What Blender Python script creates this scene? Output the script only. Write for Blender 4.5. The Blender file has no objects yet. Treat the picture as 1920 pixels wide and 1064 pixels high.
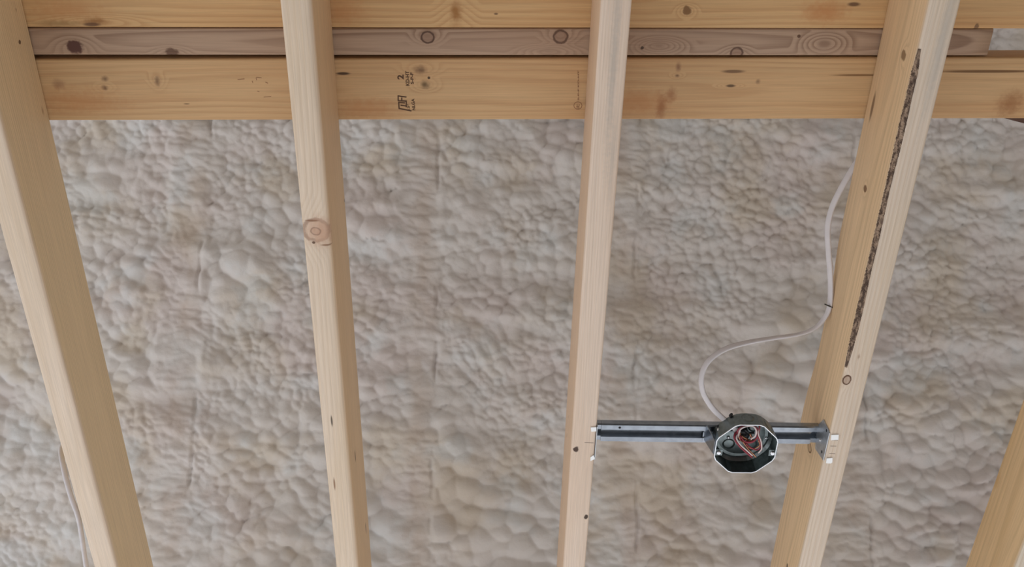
import bpy, bmesh, math, random
import numpy as np
from mathutils import Vector, Matrix

# ------------------------------------------------------------------ camera, world, light
scene = bpy.context.scene
COL = scene.collection
IN = 0.0254
FPX, W, H = 1800.0, 1920.0, 1064.0
CAM = Vector((0.0, 0.0, 1.35))
# world axes seen from the camera (x right, y down, z forward); Y runs along the joists
AY = Vector((-62.0, 3118.0, FPX)).normalized()
AX = (Vector((1, 0, 0)) - AY * AY.x).normalized()
AZ = AX.cross(AY)
right = Vector((AX.x, AY.x, AZ.x)); down = Vector((AX.y, AY.y, AZ.y)); fwd = Vector((AX.z, AY.z, AZ.z))
cd = bpy.data.cameras.new('camera'); cam = bpy.data.objects.new('camera', cd); COL.objects.link(cam)
m = Matrix.Identity(4)
for i in range(3):
    m[i][0] = right[i]; m[i][1] = -down[i]; m[i][2] = -fwd[i]; m[i][3] = CAM[i]
cam.matrix_world = m
cd.sensor_width = 36.0; cd.lens = 36.0 * FPX / W; cd.clip_start = 0.01
scene.camera = cam

world = bpy.data.worlds.new('world'); scene.world = world; world.use_nodes = True
bg = world.node_tree.nodes['Background']
bg.inputs[0].default_value = (0.93, 0.97, 1.0, 1); bg.inputs[1].default_value = 0.7

# daylight: the sun stands in front of the open eave side and falls on the floor, which throws it back up
sl = bpy.data.lights.new('sun', 'SUN'); sl.energy = 5.6; sl.angle = math.radians(3); sl.color = (0.97, 0.98, 1.0)
sun = bpy.data.objects.new('sun', sl); COL.objects.link(sun); sun.location = (-2, 6, 6)
sun.rotation_euler = Vector((0.35, -0.75, -0.72)).to_track_quat('-Z', 'Y').to_euler()

vs = scene.view_settings
vs.view_transform = 'Standard'; vs.look = 'None'; vs.exposure = 0.70; vs.gamma = 1.0
vs.use_curve_mapping = False
try:
    scene.cycles.use_denoising = True
except Exception:
    pass

# ------------------------------------------------------------------ helpers
def ray(px, py):
    return (right * ((px - W / 2) / FPX) + down * ((py - H / 2) / FPX) + fwd)
def on_z(px, py, z):
    r = ray(px, py); return CAM + r * ((z - CAM.z) / r.z)
def on_plane(px, py, p, n):
    r = ray(px, py); return CAM + r * ((p - CAM).dot(n) / r.dot(n))

def link(o, parent=None):
    COL.objects.link(o)
    if parent is not None: o.parent = parent
    return o
def tag(o, label=None, cat=None, group=None, kind=None):
    if label: o['label'] = label
    if cat: o['category'] = cat
    if group: o['group'] = group
    if kind: o['kind'] = kind
    return o
def mesh_obj(name, verts, faces, mat, parent=None, smooth=True, loc=None):
    me = bpy.data.meshes.new(name); me.from_pydata([tuple(v) for v in verts], [], faces); me.update()
    if smooth: me.polygons.foreach_set('use_smooth', [True] * len(me.polygons))
    if mat: me.materials.append(mat)
    o = bpy.data.objects.new(name, me); link(o, parent)
    if loc is not None: o.location = loc
    return o
def bm_obj(name, bm, mat, parent=None, smooth=False):
    bmesh.ops.recalc_face_normals(bm, faces=bm.faces)
    me = bpy.data.meshes.new(name); bm.to_mesh(me); bm.free()
    if smooth: me.polygons.foreach_set('use_smooth', [True] * len(me.polygons))
    me.materials.append(mat)
    return link(bpy.data.objects.new(name, me), parent)
def empty(name, loc=(0, 0, 0)):
    o = bpy.data.objects.new(name, None); o.empty_display_size = 0.05; link(o); o.location = loc; return o

def catmull(pts, n=8):
    P = [Vector(p) for p in pts]; P = [P[0] * 2 - P[1]] + P + [P[-1] * 2 - P[-2]]; out = []
    for i in range(1, len(P) - 2):
        a, b, c, d = P[i - 1], P[i], P[i + 1], P[i + 2]
        for k in range(n):
            t = k / n
            out.append(0.5 * (2 * b + (c - a) * t + (2 * a - 5 * b + 4 * c - d) * t * t + (3 * b - a - 3 * c + d) * t ** 3))
    out.append(P[-2]); return out
def sweep(name, pts, prof, mat, parent=None, normals=None, smooth=True):
    """prof: closed 2D outline (a along side, b along normal); normals: one per point or one vector"""
    n = len(pts); k = len(prof); V = []; F = []
    prev = None
    for i, p in enumerate(pts):
        t = (pts[min(i + 1, n - 1)] - pts[max(i - 1, 0)]).normalized()
        if normals is None:
            nn = prev if prev is not None else (Vector((0, 0, 1)) if abs(t.z) < 0.9 else Vector((0, 1, 0)))
        else:
            nn = normals[i] if isinstance(normals, list) else normals
        nn = (nn - t * nn.dot(t)).normalized(); prev = nn
        s = t.cross(nn)
        for a, b in prof: V.append(p + s * a + nn * b)
    for i in range(n - 1):
        for j in range(k):
            j2 = (j + 1) % k
            F.append((i * k + j, i * k + j2, (i + 1) * k + j2, (i + 1) * k + j))
    F.append(tuple(range(k - 1, -1, -1))); F.append(tuple((n - 1) * k + j for j in range(k)))
    o = mesh_obj(name, V, F, mat, parent, smooth)
    return o
def circle(r, k=8): return [(r * math.cos(2 * math.pi * i / k), r * math.sin(2 * math.pi * i / k)) for i in range(k)]
def stadium(w, t, k=5):
    r = t / 2; a = w / 2 - r; out = []
    for i in range(k): th = -math.pi / 2 + math.pi * i / (k - 1); out.append((a + r * math.cos(th), r * math.sin(th)))
    for i in range(k): th = math.pi / 2 + math.pi * i / (k - 1); out.append((-a + r * math.cos(th), r * math.sin(th)))
    return out

# ------------------------------------------------------------------ materials
def srgb(r, g, b):
    f = lambda c: ((c / 255 + 0.055) / 1.055) ** 2.4 if c > 10 else c / 255 / 12.92
    return (f(r), f(g), f(b), 1.0)
class NT:
    def __init__(self, name):
        self.mat = bpy.data.materials.new(name); self.mat.use_nodes = True
        self.t = self.mat.node_tree; self.b = self.t.nodes['Principled BSDF']
    def n(self, typ, **kw):
        nd = self.t.nodes.new(typ)
        for k, v in kw.items(): setattr(nd, k, v)
        return nd
    def set(self, sock, v):
        if isinstance(v, bpy.types.NodeSocket): self.t.links.new(v, sock)
        else: sock.default_value = v
    def math(self, op, a, b=None, c=None, clamp=False):
        nd = self.n('ShaderNodeMath', operation=op, use_clamp=clamp); self.set(nd.inputs[0], a)
        if b is not None: self.set(nd.inputs[1], b)
        if c is not None: self.set(nd.inputs[2], c)
        return nd.outputs[0]
    def vec(self, op, a, b=None, out=0):
        nd = self.n('ShaderNodeVectorMath', operation=op); self.set(nd.inputs[0], a)
        if b is not None: self.set(nd.inputs[1], b)
        return nd.outputs[out]
    def length(self, a):
        nd = self.n('ShaderNodeVectorMath', operation='LENGTH'); self.set(nd.inputs[0], a); return nd.outputs['Value']
    def noise(self, v, scale=1.0, detail=2.0, rough=0.5):
        nd = self.n('ShaderNodeTexNoise'); self.set(nd.inputs['Vector'], v)
        nd.inputs['Scale'].default_value = scale; nd.inputs['Detail'].default_value = detail; nd.inputs['Roughness'].default_value = rough
        return nd.outputs[0]
    def rng(self, v, a, b, c, d, smooth=True):
        nd = self.n('ShaderNodeMapRange', interpolation_type='SMOOTHSTEP' if smooth else 'LINEAR')
        self.set(nd.inputs[0], v)
        for i, x in enumerate((a, b, c, d)): self.set(nd.inputs[1 + i], x)
        return nd.outputs[0]
    def mix(self, f, a, b, mode='MIX'):
        nd = self.n('ShaderNodeMix', data_type='RGBA', blend_type=mode); self.set(nd.inputs[0], f)
        self.set(nd.inputs[6], a); self.set(nd.inputs[7], b); return nd.outputs[2]
    def bump(self, h, strength, dist):
        nd = self.n('ShaderNodeBump'); self.set(nd.inputs['Height'], h)
        nd.inputs['Strength'].default_value = strength; nd.inputs['Distance'].default_value = dist
        self.t.links.new(nd.outputs[0], self.b.inputs['Normal'])

def wood(name, early, late, axis='Y', pith=(0.05, 0.09), freq=160.0, tilt=0.03, knots=(), blotch=None, seed=0.0,
         ring_amt=0.5, warp=0.006, rough=0.55, blotch_amt=0.5, side_shade=None):
    """Lumber: growth rings round a pith line beside the stick, long fibres, knots.
    knots: (centre, (rx, ry, rz), style, colour, strength, swirl) in the object's own metres"""
    N = NT(name)
    tc = N.n('ShaderNodeTexCoord'); p = tc.outputs['Object']
    ax = 1 if axis == 'Y' else 0
    stretch = [1.0, 1.0, 1.0]
    def sc(a, l):
        v = [a, a, a]; v[ax] = l; return tuple(v)
    off = N.vec('ADD', p, (seed * 1.37, seed * 2.11, seed * 0.73))
    wn = N.noise(N.vec('MULTIPLY', off, sc(14, 1.6)), 1.0, 2.0)
    c = [pith[0], 0, pith[1]] if ax == 1 else [0, pith[0], pith[1]]
    q = N.vec('MULTIPLY', N.vec('SUBTRACT', p, tuple(c)), sc(1.0, tilt))
    r = N.math('ADD', N.length(q), N.math('MULTIPLY', N.math('SUBTRACT', wn, 0.5), warp * 2))
    ds = []
    for (cc, rad, style, colr, stren, swirl) in knots:
        d = N.length(N.vec('DIVIDE', N.vec('SUBTRACT', p, tuple(cc)), tuple(rad)))
        ds.append(d)
        if swirl:
            sd = N.length(N.vec('DIVIDE', N.vec('SUBTRACT', p, tuple(cc)), tuple(np.array(rad) * np.array(sc(1.9, 3.4)))))
            r = N.math('ADD', r, N.math('MULTIPLY', N.rng(sd, 0.0, 1.0, 1.0, 0.0), swirl))
    saw = N.math('FRACT', N.math('MULTIPLY', r, freq))
    ring = N.math('MULTIPLY', N.rng(saw, 0.25, 0.85, 0.0, 1.0), N.rng(saw, 0.88, 1.0, 1.0, 0.0))
    vari = N.noise(N.vec('MULTIPLY', off, sc(30, 0.9)), 1.0, 2.0)
    ring = N.math('MULTIPLY', ring, N.rng(vari, 0.3, 0.7, ring_amt * 0.35, ring_amt))
    fib = N.noise(N.vec('MULTIPLY', off, sc(650, 12)), 1.0, 3.0, 0.6)
    colr_ = N.mix(ring, early, late)
    if blotch is not None:
        bl = N.noise(N.vec('MULTIPLY', off, sc(16, 2.6)), 1.0, 3.0)
        colr_ = N.mix(N.rng(bl, 0.42, 0.72, 0.0, blotch_amt), colr_, blotch)
    if side_shade is not None:  # sides painted deeper and yellower than the underside, imitating their shade
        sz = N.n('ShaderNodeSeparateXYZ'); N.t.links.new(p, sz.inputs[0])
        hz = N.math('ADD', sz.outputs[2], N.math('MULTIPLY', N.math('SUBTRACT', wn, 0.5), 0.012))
        colr_ = N.mix(N.rng(hz, 0.0005, 0.011, 0.0, 0.75), colr_, N.mix(N.math('MULTIPLY', ring, 1.5, clamp=True), side_shade, tuple(x * .72 for x in side_shade[:3]) + (1,)))
    fcol = N.rng(fib, 0.25, 0.75, 0.86, 1.08, False)
    g = N.n('ShaderNodeCombineColor'); [N.t.links.new(fcol, g.inputs[i]) for i in range(3)]
    colr_ = N.mix(1.0, colr_, g.outputs[0], 'MULTIPLY')
    ragged = N.math('MULTIPLY', N.math('SUBTRACT', N.noise(N.vec('MULTIPLY', off, (150, 150, 150)), 1.0, 2.0), 0.5), 0.7)
    for d, (cc, rad, style, kc, stren, swirl) in zip(ds, knots):
        dd = N.math('ADD', d, ragged)
        if style == 'dark':
            colr_ = N.mix(N.rng(dd, 0.6, 1.0, stren, 0.0), colr_, kc)
        elif style == 'ring':
            colr_ = N.mix(N.rng(dd, 0.65, 1.0, stren * 0.45, 0.0), colr_, kc)
            e = N.math('ABSOLUTE', N.math('SUBTRACT', N.math('ADD', d, N.math('MULTIPLY', ragged, 0.4)), 0.85))
            colr_ = N.mix(N.rng(e, 0.05, 0.22, stren, 0.0), colr_, tuple(x * 0.55 for x in kc[:3]) + (1,))
        elif style == 'slit':
            colr_ = N.mix(N.rng(d, 0.4, 1.0, stren, 0.0), colr_, kc)
        else:  # stain
            colr_ = N.mix(N.rng(dd, 0.0, 1.0, stren, 0.0), colr_, kc)
    N.t.links.new(colr_, N.b.inputs['Base Color'])
    N.b.inputs['Roughness'].default_value = rough
    N.b.inputs['Specular IOR Level'].default_value = 0.25
    N.bump(N.math('ADD', N.math('MULTIPLY', fib, 0.6), N.math('MULTIPLY', ring, 0.6)), 0.25, 0.0006)
    return N.mat

def plain(name, col, rough=0.5, metal=0.0, spec=0.5, nz=None):
    N = NT(name)
    N.b.inputs['Roughness'].default_value = rough; N.b.inputs['Metallic'].default_value = metal
    N.b.inputs['Specular IOR Level'].default_value = spec
    if nz:
        sc_, amt = nz
        tc = N.n('ShaderNodeTexCoord')
        f = N.noise(N.vec('MULTIPLY', tc.outputs['Object'], (sc_, sc_, sc_)), 1.0, 3.0)
        N.t.links.new(N.mix(N.rng(f, 0.3, 0.7, 0.0, 1.0), tuple(c * (1 - amt) for c in col[:3]) + (1,), col), N.b.inputs['Base Color'])
    else:
        N.b.inputs['Base Color'].default_value = col
    return N.mat

M_GALV = plain('galvanized_steel', (0.36, 0.39, 0.43, 1), 0.27, 1.0, nz=(90, 0.18))
M_BOX = plain('galvanized_box_steel', (0.23, 0.265, 0.265, 1), 0.30, 1.0, nz=(120, 0.25))
M_PLATE = plain('end_plate_zinc', (0.56, 0.58, 0.60, 1), 0.42, 0.9, nz=(150, 0.2))
M_TAB = plain('bare_bright_steel', (0.88, 0.88, 0.86, 1), 0.45, 0.35)
M_SCREW = plain('screw_steel', (0.75, 0.76, 0.78, 1), 0.2, 1.0)
M_CABLE = plain('white_cable_jacket', srgb(218, 212, 212), 0.42, nz=(60, 0.06))
M_RED = plain('red_wire', srgb(150, 45, 60), 0.4)
M_WHITE = plain('white_wire', srgb(225, 205, 200), 0.4)
M_BLACK = plain('black_wire', (0.012, 0.012, 0.014, 1), 0.35)
M_COPPER = plain('copper_wire', (0.62, 0.30, 0.18, 1), 0.3, 1.0)
M_STAPLE = plain('dark_staple', (0.05, 0.045, 0.035, 1), 0.5, 0.4)
M_INK = plain('brown_stamp_ink', srgb(88, 58, 34), 0.7)
M_INK_PALE = plain('pale_stamp_ink', srgb(150, 108, 74), 0.7)
M_HOLE = plain('dark_hole', (0.012, 0.012, 0.014, 1), 0.8)
M_PENCIL = plain('pencil_grey', srgb(140, 122, 112), 0.8)

# ------------------------------------------------------------------ setting: roof foam and floor
ZB = CAM.z + 48.65 * IN          # underside of the joists
JW, JH = 1.55 * IN, 5.35 * IN
ZT = ZB + JH
SL = math.radians(38)
FP = CAM + fwd * 2.25                                  # a point of the foam lining
FU = Vector((1, 0, 0)); FV = Vector((0, math.cos(SL), -math.sin(SL))); FN = Vector((0, -math.sin(SL), -math.cos(SL)))

rng = np.random.default_rng(11)
TAB = rng.random((256, 256))
def vnoise(x, y, s=0):
    xi = np.floor(x).astype(int); yi = np.floor(y).astype(int); fx = x - xi; fy = y - yi
    fx = fx * fx * (3 - 2 * fx); fy = fy * fy * (3 - 2 * fy)
    g = lambda i, j: TAB[(i + s * 37) % 256, (j + s * 91) % 256]
    return (g(xi, yi) * (1 - fx) + g(xi + 1, yi) * fx) * (1 - fy) + (g(xi, yi + 1) * (1 - fx) + g(xi + 1, yi + 1) * fx) * fy
def fbm(x, y, s=0): return (vnoise(x, y, s) + 0.5 * vnoise(2.03 * x, 2.03 * y, s + 1) + 0.25 * vnoise(4.1 * x, 4.1 * y, s + 2)) / 1.75
T1 = rng.random((256, 256)); T2 = rng.random((256, 256)); T3 = rng.random((256, 256))
def pillows(x, y, s=0, jit=0.9, tilt=0.0):
    """rounded lumps meeting in creases; tilt lifts the lower edge of each lump so that it overlaps the next"""
    xi = np.floor(x).astype(int); yi = np.floor(y).astype(int); best = np.full(x.shape, -9.0)
    for dx in (-1, 0, 1):
        for dy in (-1, 0, 1):
            a = (xi + dx + s * 53) % 256; b = (yi + dy + s * 29) % 256
            ex = x - (xi + dx + 0.5 + jit * (T1[a, b] - 0.5)); ey = y - (yi + dy + 0.5 + jit * (T2[a, b] - 0.5))
            rr = 0.70 + 0.55 * T3[a, b]
            d2 = (ex * ex + ey * ey) / rr ** 2
            best = np.maximum(best, 0.40 * T3[b, a] + (1 - d2) * 0.75 * rr + tilt * ey * rr)
    return best
def foam_axis(lo, hi, a, b, fine):
    c1 = np.linspace(lo, a, 26)[:-1]; mid = np.arange(a, b, fine); c2 = np.linspace(b, hi, 26)
    return np.concatenate([c1, mid, c2])
def uv_of(px, py):
    q = on_plane(px, py, FP, FN) - FP; return q.dot(FU), q.dot(FV)
SEAMS = [uv_of(393, 400)[0], uv_of(822, 500)[0], uv_of(1189, 500)[0], uv_of(1605, 500)[0]]
SEAMS = [SEAMS[0] - 0.47] + SEAMS + [SEAMS[-1] + 0.47]

def build_foam():
    us = foam_axis(-4.0, 4.0, -1.6, 1.65, 0.0031); vsn = foam_axis(-2.1, 1.75, -0.98, 0.98, 0.0031)
    U, V = np.meshgrid(us, vsn, indexing='xy')
    wu = U + 0.030 * (fbm(U * 9, V * 9, 1) - 0.5) + 0.005 * (fbm(U * 45, V * 45, 21) - 0.5)
    wv = V + 0.040 * (fbm(U * 8, V * 8, 4) - 0.5) + 0.006 * (fbm(U * 45, V * 45, 25) - 0.5)
    # lumps grow larger towards the eave
    big = np.clip((fbm(U * 4.1, V * 5.5, 7) - 0.5) * 5.0 + 0.35 + 0.95 * V, 0, 1)
    bigger = np.clip((fbm(U * 3.1, V * 4.5, 31) - 0.60) * 6.0 + 1.1 * V, 0, 1)
    sm = pillows(wu / 0.0170, wv / 0.0140, 1, tilt=0.50) * 0.0130
    md = pillows(wu / 0.0265, wv / 0.0210, 2, tilt=0.50) * 0.0195
    lg = pillows(wu / 0.044, wv / 0.033, 3, tilt=0.45) * 0.0290
    tiny = pillows(wu / 0.012 + 3, wv / 0.0095, 5, tilt=0.3) * 0.0034
    sel = lambda t: t * t * (3 - 2 * t)
    lump = sm * (1 - sel(big)) + md * sel(big); lump = lump * (1 - sel(bigger)) + lg * sel(bigger)
    lump = lump + tiny * np.clip((fbm(U * 7, V * 7, 33) - 0.42) * 4, 0, 0.8)
    roll = 0.070 * (fbm(U * 2.6, V * 8.5, 9) - 0.5) + 0.035 * (fbm(U * 3.5, V * 3.5, 12) - 0.5)
    h = lump + roll
    for k, s in enumerate(SEAMS):
        wob = s + 0.022 * (fbm(V * 5 + k * 9, V * 0 + 3.3, 14) - 0.5)
        side = -1 if k != 3 else -1
        cen = wob - 0.042 ; half = 0.060 + 0.02 * (fbm(V * 6, V * 0 + k, 15) - 0.5)
        b = np.clip(1 - np.abs(U - cen) / half, 0, 1); b = np.minimum(1, b * 2.2); b = b * b * (3 - 2 * b)
        b = b * np.clip(0.55 + 1.5 * (fbm(V * 3.3 + k * 5, V * 0 + k, 16) - 0.35), 0.4, 1)
        wr = pillows(wu / 0.040 + k, wv / 0.0150, 8, tilt=.3) * 0.0120 + pillows(wu / 0.020, wv / 0.0095, 9) * 0.0045 + 0.006
        h = h * (1 - b) + (wr + roll * 0.7) * b
        wob2 = wob + 0.012 * (fbm(V * 24 + k * 7, V * 0 + 1.7, 18) - 0.5)
        cr = np.exp(-((U - wob2) / 0.0040) ** 2) * np.clip((fbm(V * 16 + k * 4, V * 0 + 7.7, 17) - 0.45) * 5, 0, 1)
        h = h - 0.008 * cr
    fx = np.clip((1.9 - np.abs(U)) / 0.2, 0.3, 1); h = h * fx
    P = np.empty(U.shape + (3,))
    for i in range(3): P[..., i] = FP[i] + FU[i] * U + FV[i] * V + FN[i] * h
    ny, nx = U.shape
    idx = np.arange(nx * ny).reshape(ny, nx)
    q = np.stack([idx[:-1, :-1], idx[1:, :-1], idx[1:, 1:], idx[:-1, 1:]], -1).reshape(-1, 4)
    me = bpy.data.meshes.new('ceiling')
    me.vertices.add(nx * ny); me.vertices.foreach_set('co', P.reshape(-1).astype(np.float32))
    me.loops.add(q.size); me.loops.foreach_set('vertex_index', q.reshape(-1).astype(np.int32))
    me.polygons.add(len(q)); me.polygons.foreach_set('loop_start', np.arange(0, q.size, 4, dtype=np.int32))
    me.polygons.foreach_set('loop_total', np.full(len(q), 4, dtype=np.int32))
    me.polygons.foreach_set('use_smooth', np.ones(len(q), dtype=bool))
    me.update(calc_edges=True)
    return me
def foam_mat():
    N = NT('spray_foam'); tc = N.n('ShaderNodeTexCoord'); p = tc.outputs['Object']
    base = srgb(218, 212, 206)
    a = N.noise(N.vec('MULTIPLY', p, (4.5, 4.5, 4.5)), 1.0, 3.0)
    b = N.noise(N.vec('ADD', N.vec('MULTIPLY', p, (6.5, 6.5, 6.5)), (7, 3, 9)), 1.0, 4.0)
    c = N.noise(N.vec('ADD', N.vec('MULTIPLY', p, (9, 9, 9)), (1, 13, 5)), 1.0, 4.0)
    col = N.mix(N.rng(a, 0.42, 0.68, 0, 0.75), base, srgb(214, 202, 196))
    col = N.mix(N.rng(b, 0.46, 0.70, 0, 0.75), col, srgb(207, 194, 176))
    col = N.mix(N.rng(c, 0.5, 0.7, 0, 0.6), col, srgb(218, 220, 219))
    sx = N.n('ShaderNodeSeparateXYZ'); N.t.links.new(p, sx.inputs[0])
    sn = N.noise(N.vec('MULTIPLY', p, (14, 10, 10)), 1.0, 3.0)
    for k, sm_ in enumerate(SEAMS[1:-1]):   # tan overspray along the rafters hidden under the foam
        dd = N.math('ABSOLUTE', N.math('SUBTRACT', N.math('ADD', sx.outputs[0], N.math('MULTIPLY', N.math('SUBTRACT', sn, 0.5), 0.12)), sm_ - 0.005))
        col = N.mix(N.math('MULTIPLY', N.rng(dd, 0.0, 0.05, 1.0, 0.0), N.rng(sn, 0.38, 0.62, 0.0, 0.5)), col, srgb(196, 178, 162))
    f = N.noise(N.vec('MULTIPLY', p, (150, 150, 150)), 1.0, 3.0)
    N.t.links.new(col, N.b.inputs['Base Color']); N.b.inputs['Roughness'].default_value = 0.75
    N.b.inputs['Specular IOR Level'].default_value = 0.2
    N.bump(f, 0.35, 0.002)
    return N.mat
M_FOAM = foam_mat()
fo = link(bpy.data.objects.new('ceiling', build_foam())); fo.data.materials.append(M_FOAM)
tag(fo, 'lumpy off-white spray foam insulation lining the sloped roof behind the joists', kind='structure')
# unseen rear slope behind the ridge, added to block light from above
ridge = FP + FV * -2.1
back = ridge + Vector((0, -math.cos(SL), -math.sin(SL))) * 3.6
rs = mesh_obj('ceiling', [(-4, ridge.y, ridge.z), (4, ridge.y, ridge.z), (4, back.y, back.z), (-4, back.y, back.z)], [(0, 1, 2, 3)], M_FOAM)
tag(rs, 'unseen foam covered rear roof slope, added to block light', kind='structure')
M_FLOOR = plain('floor_concrete', srgb(170, 170, 172), 0.8, nz=(3, 0.12))
fl = mesh_obj('floor', [(-12, -10, 0), (12, -10, 0), (12, 14, 0), (-12, 14, 0)], [(0, 1, 2, 3)], M_FLOOR)
tag(fl, 'pale concrete floor below the joists', kind='structure')
M_WALL = plain('sky_blocker_wall', srgb(160, 148, 134), 0.8, nz=(6, 0.2))
def wall(name, x0, x1, y0, y1, label):  # unseen walls, added to keep out sky light from behind and the right
    V = [(x, y, z) for x in (x0, x1) for y in (y0, y1) for z in (0.0, 2.9)]
    o = mesh_obj(name, V, [(0, 1, 3, 2), (4, 6, 7, 5), (0, 4, 5, 1), (2, 3, 7, 6), (0, 2, 6, 4), (1, 5, 7, 3)], M_WALL, smooth=False)
    tag(o, label, kind='structure')
wall('sky_blocker_rear', -4, 4, -3.1, -3.0, 'unseen wall added behind the camera to block sky light')
wall('sky_blocker_right', 3.0, 3.1, -3.0, 2.2, 'unseen wall added on the right to block side light')

# ------------------------------------------------------------------ lumber
BASE_R = 0.0032
def beam_mesh(name, y0, y1, w, h, rad=None, bow=None, step=0.02):
    """stick along local Y, underside centred on z = 0; rad(y) -> four corner radii BL, BR, TR, TL"""
    n = max(2, int((y1 - y0) / step)); V = []; F = []; K = 5
    for i in range(n + 1):
        y = y0 + (y1 - y0) * i / n
        R = rad(y) if rad else (BASE_R,) * 4
        bx = bow(y) if bow else 0.0
        for c, (sx, sz) in enumerate(((-1, 0), (1, 0), (1, 1), (-1, 1))):
            r = R[c]; cx = sx * (w / 2 - r); cz = r if sz == 0 else h - r
            a0 = {0: math.pi, 1: 1.5 * math.pi, 2: 0.0, 3: 0.5 * math.pi}[c]
            for k in range(K):
                a = a0 + 0.5 * math.pi * k / (K - 1)
                V.append((cx + r * math.cos(a) + bx, y, cz + r * math.sin(a)))
    k4 = 4 * K
    for i in range(n):
        for j in range(k4):
            j2 = (j + 1) % k4
            F.append((i * k4 + j, i * k4 + j2, (i + 1) * k4 + j2, (i + 1) * k4 + j))
    F.append(tuple(range(k4 - 1, -1, -1))); F.append(tuple(n * k4 + j for j in range(k4)))
    me = bpy.data.meshes.new(name); me.from_pydata(V, [], F); me.update()
    me.polygons.foreach_set('use_smooth', [len(p.vertices) == 4 for p in me.polygons])
    return me
class Stick:
    """a joist laid through two measured points of its underside centre line"""
    def __init__(self, pa, pb, w=JW, h=JH, z=ZB):
        self.w, self.h = w, h
        d = (pb - pa); self.ang = -math.atan2(d.x, d.y)
        t = -pa.y / d.y; self.o = Vector((pa.x + d.x * t, 0, z))
        self.m = Matrix.Translation(self.o) @ Matrix.Rotation(self.ang, 4, 'Z'); self.im = self.m.inverted()
    def bottom(self, px, py): return self.im @ on_z(px, py, self.o.z)
    def side(self, px, py, s):
        p = self.m @ Vector((s * self.w / 2, 0, 0)); n = self.m.to_3x3() @ Vector((1, 0, 0))
        return self.im @ on_plane(px, py, p, n)
def joist_line(edges):
    """edges: list of (px,py,offset of the centre from that edge)"""
    pts = [on_z(px, py, ZB) + Vector((o, 0, 0)) for px, py, o in edges]
    ys = np.array([p.y for p in pts]); xs = np.array([p.x for p in pts])
    A = np.polyfit(ys, xs, 1)
    return Vector((A[1], 0, ZB)), Vector((A[0] + A[1], 1.0, ZB))
hw = JW / 2
S1 = Stick(*joist_line([(43, 400, -hw), (123, 700, -hw), (219, 1064, -hw), (174, 1064, hw), (80, 700, hw)]))
S2 = Stick(*joist_line([(523, 0, hw), (560, 350, hw), (604, 760, hw), (630, 1064, hw), (670, 1064, -hw)]))
S3 = Stick(*joist_line([(1124, 0, hw), (1184.7, 0, -hw), (1106, 360, hw), (1156.6, 360, -hw), (1056, 1064, hw), (1096, 1064, -hw)]))
S4 = Stick(*joist_line([(1701, 200, hw), (1752, 200, -hw), (1652, 600, -hw), (1604, 800, -hw), (1501.5, 1064, hw), (1538, 1064, -hw)]))
p5 = on_z(1899, 1064, ZB)
S5 = Stick(Vector((p5.x + hw, 0, ZB)), Vector((p5.x + hw + 0.004, 1, ZB)))
for k, s in enumerate((S1, S2, S3, S4, S5)): print('JOIST', k + 1, [round(c, 4) for c in s.o], round(math.degrees(s.ang), 2))

KD = srgb(92, 62, 44); KM = srgb(140, 100, 72); KP = srgb(196, 150, 122); KB = srgb(60, 42, 30)
def kb(S, px, py, rx, ry, style='dark', col=KD, st=0.9, swirl=0.0, dz=0.02):
    """knot on the underside; radii given across (x) and along (y) in metres"""
    c = S.bottom(px, py); return ((c.x, c.y, 0.0), (rx, ry, dz), style, col, st, swirl)
def ks(S, px, py, sgn, ry, rz, style='dark', col=KD, st=0.9, swirl=0.0, dx=0.012):
    c = S.side(px, py, sgn); return ((c.x, c.y, c.z), (dx, ry, rz), style, col, st, swirl)

E1, L1 = srgb(231, 211, 188), srgb(211, 184, 152)
kn1 = [ks(S1, 37, 79, 1, 0.004, 0.004), ks(S1, 80, 208, 1, 0.010, 0.004, 'stain', KM, 0.6), ks(S1, 30, 18, 1, .004, .003, 'stain', KM, .6)]
kn2 = [kb(S2, 592, 432, 0.0215, 0.0200, 'ring', srgb(202, 160, 136), 0.7, 0.014, 0.025), kb(S2, 603, 436, 0.030, 0.036, 'stain', srgb(204, 164, 136), 0.9, 0, .025), kb(S2, 592, 434, 0.008, 0.007, 'ring', srgb(186, 144, 120), 0.6, 0, .02), kb(S2, 588, 455, 0.003, 0.0025, 'dark', KD, .9), kb(S2, 623, 445, 0.0015, 0.012, 'slit', KM, .7),
       kb(S2, 585, 414, 0.013, 0.0022, 'slit', KM, .8), kb(S2, 612, 460, 0.011, 0.0022, 'slit', KM, .8), kb(S2, 622, 790, 0.0020, 0.015, 'slit', KB, 0.85), kb(S2, 627, 908, 0.0020, 0.018, 'slit', KM, 0.85),
       ks(S2, 666, 856, 1, 0.016, 0.004, 'slit', KB, .9), ks(S2, 686, 991, 1, 0.018, 0.004, 'slit', KB, .9), ks(S2, 646, 376, 1, .004, .004, 'slit', KB, .9)]
kn3 = [kb(S3, 1080, 843, 0.0058, 0.0070, 'dark', srgb(70, 48, 38), .95, 0.008), kb(S3, 1099, 970, 0.004, 0.006, 'dark', KB, .95, 0.012),
       ks(S3, 1066, 782, -1, .006, .0016, 'slit', KB, .9), ks(S3, 1063, 817, -1, .006, .0025, 'slit', KB, .9), ks(S3, 1055, 907, -1, .009, .003, 'slit', KM, .9),
       kb(S3, 1114, 95, .0016, .010, 'slit', KB, .8), ks(S3, 1098, 190, -1, .014, .008, 'slit', KM, .9), kb(S3, 1150, 120, .009, .2, 'stain', srgb(176, 168, 158), .55), kb(S3, 1148, 300, .008, .1, 'stain', srgb(180, 172, 162), .4)]
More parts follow.
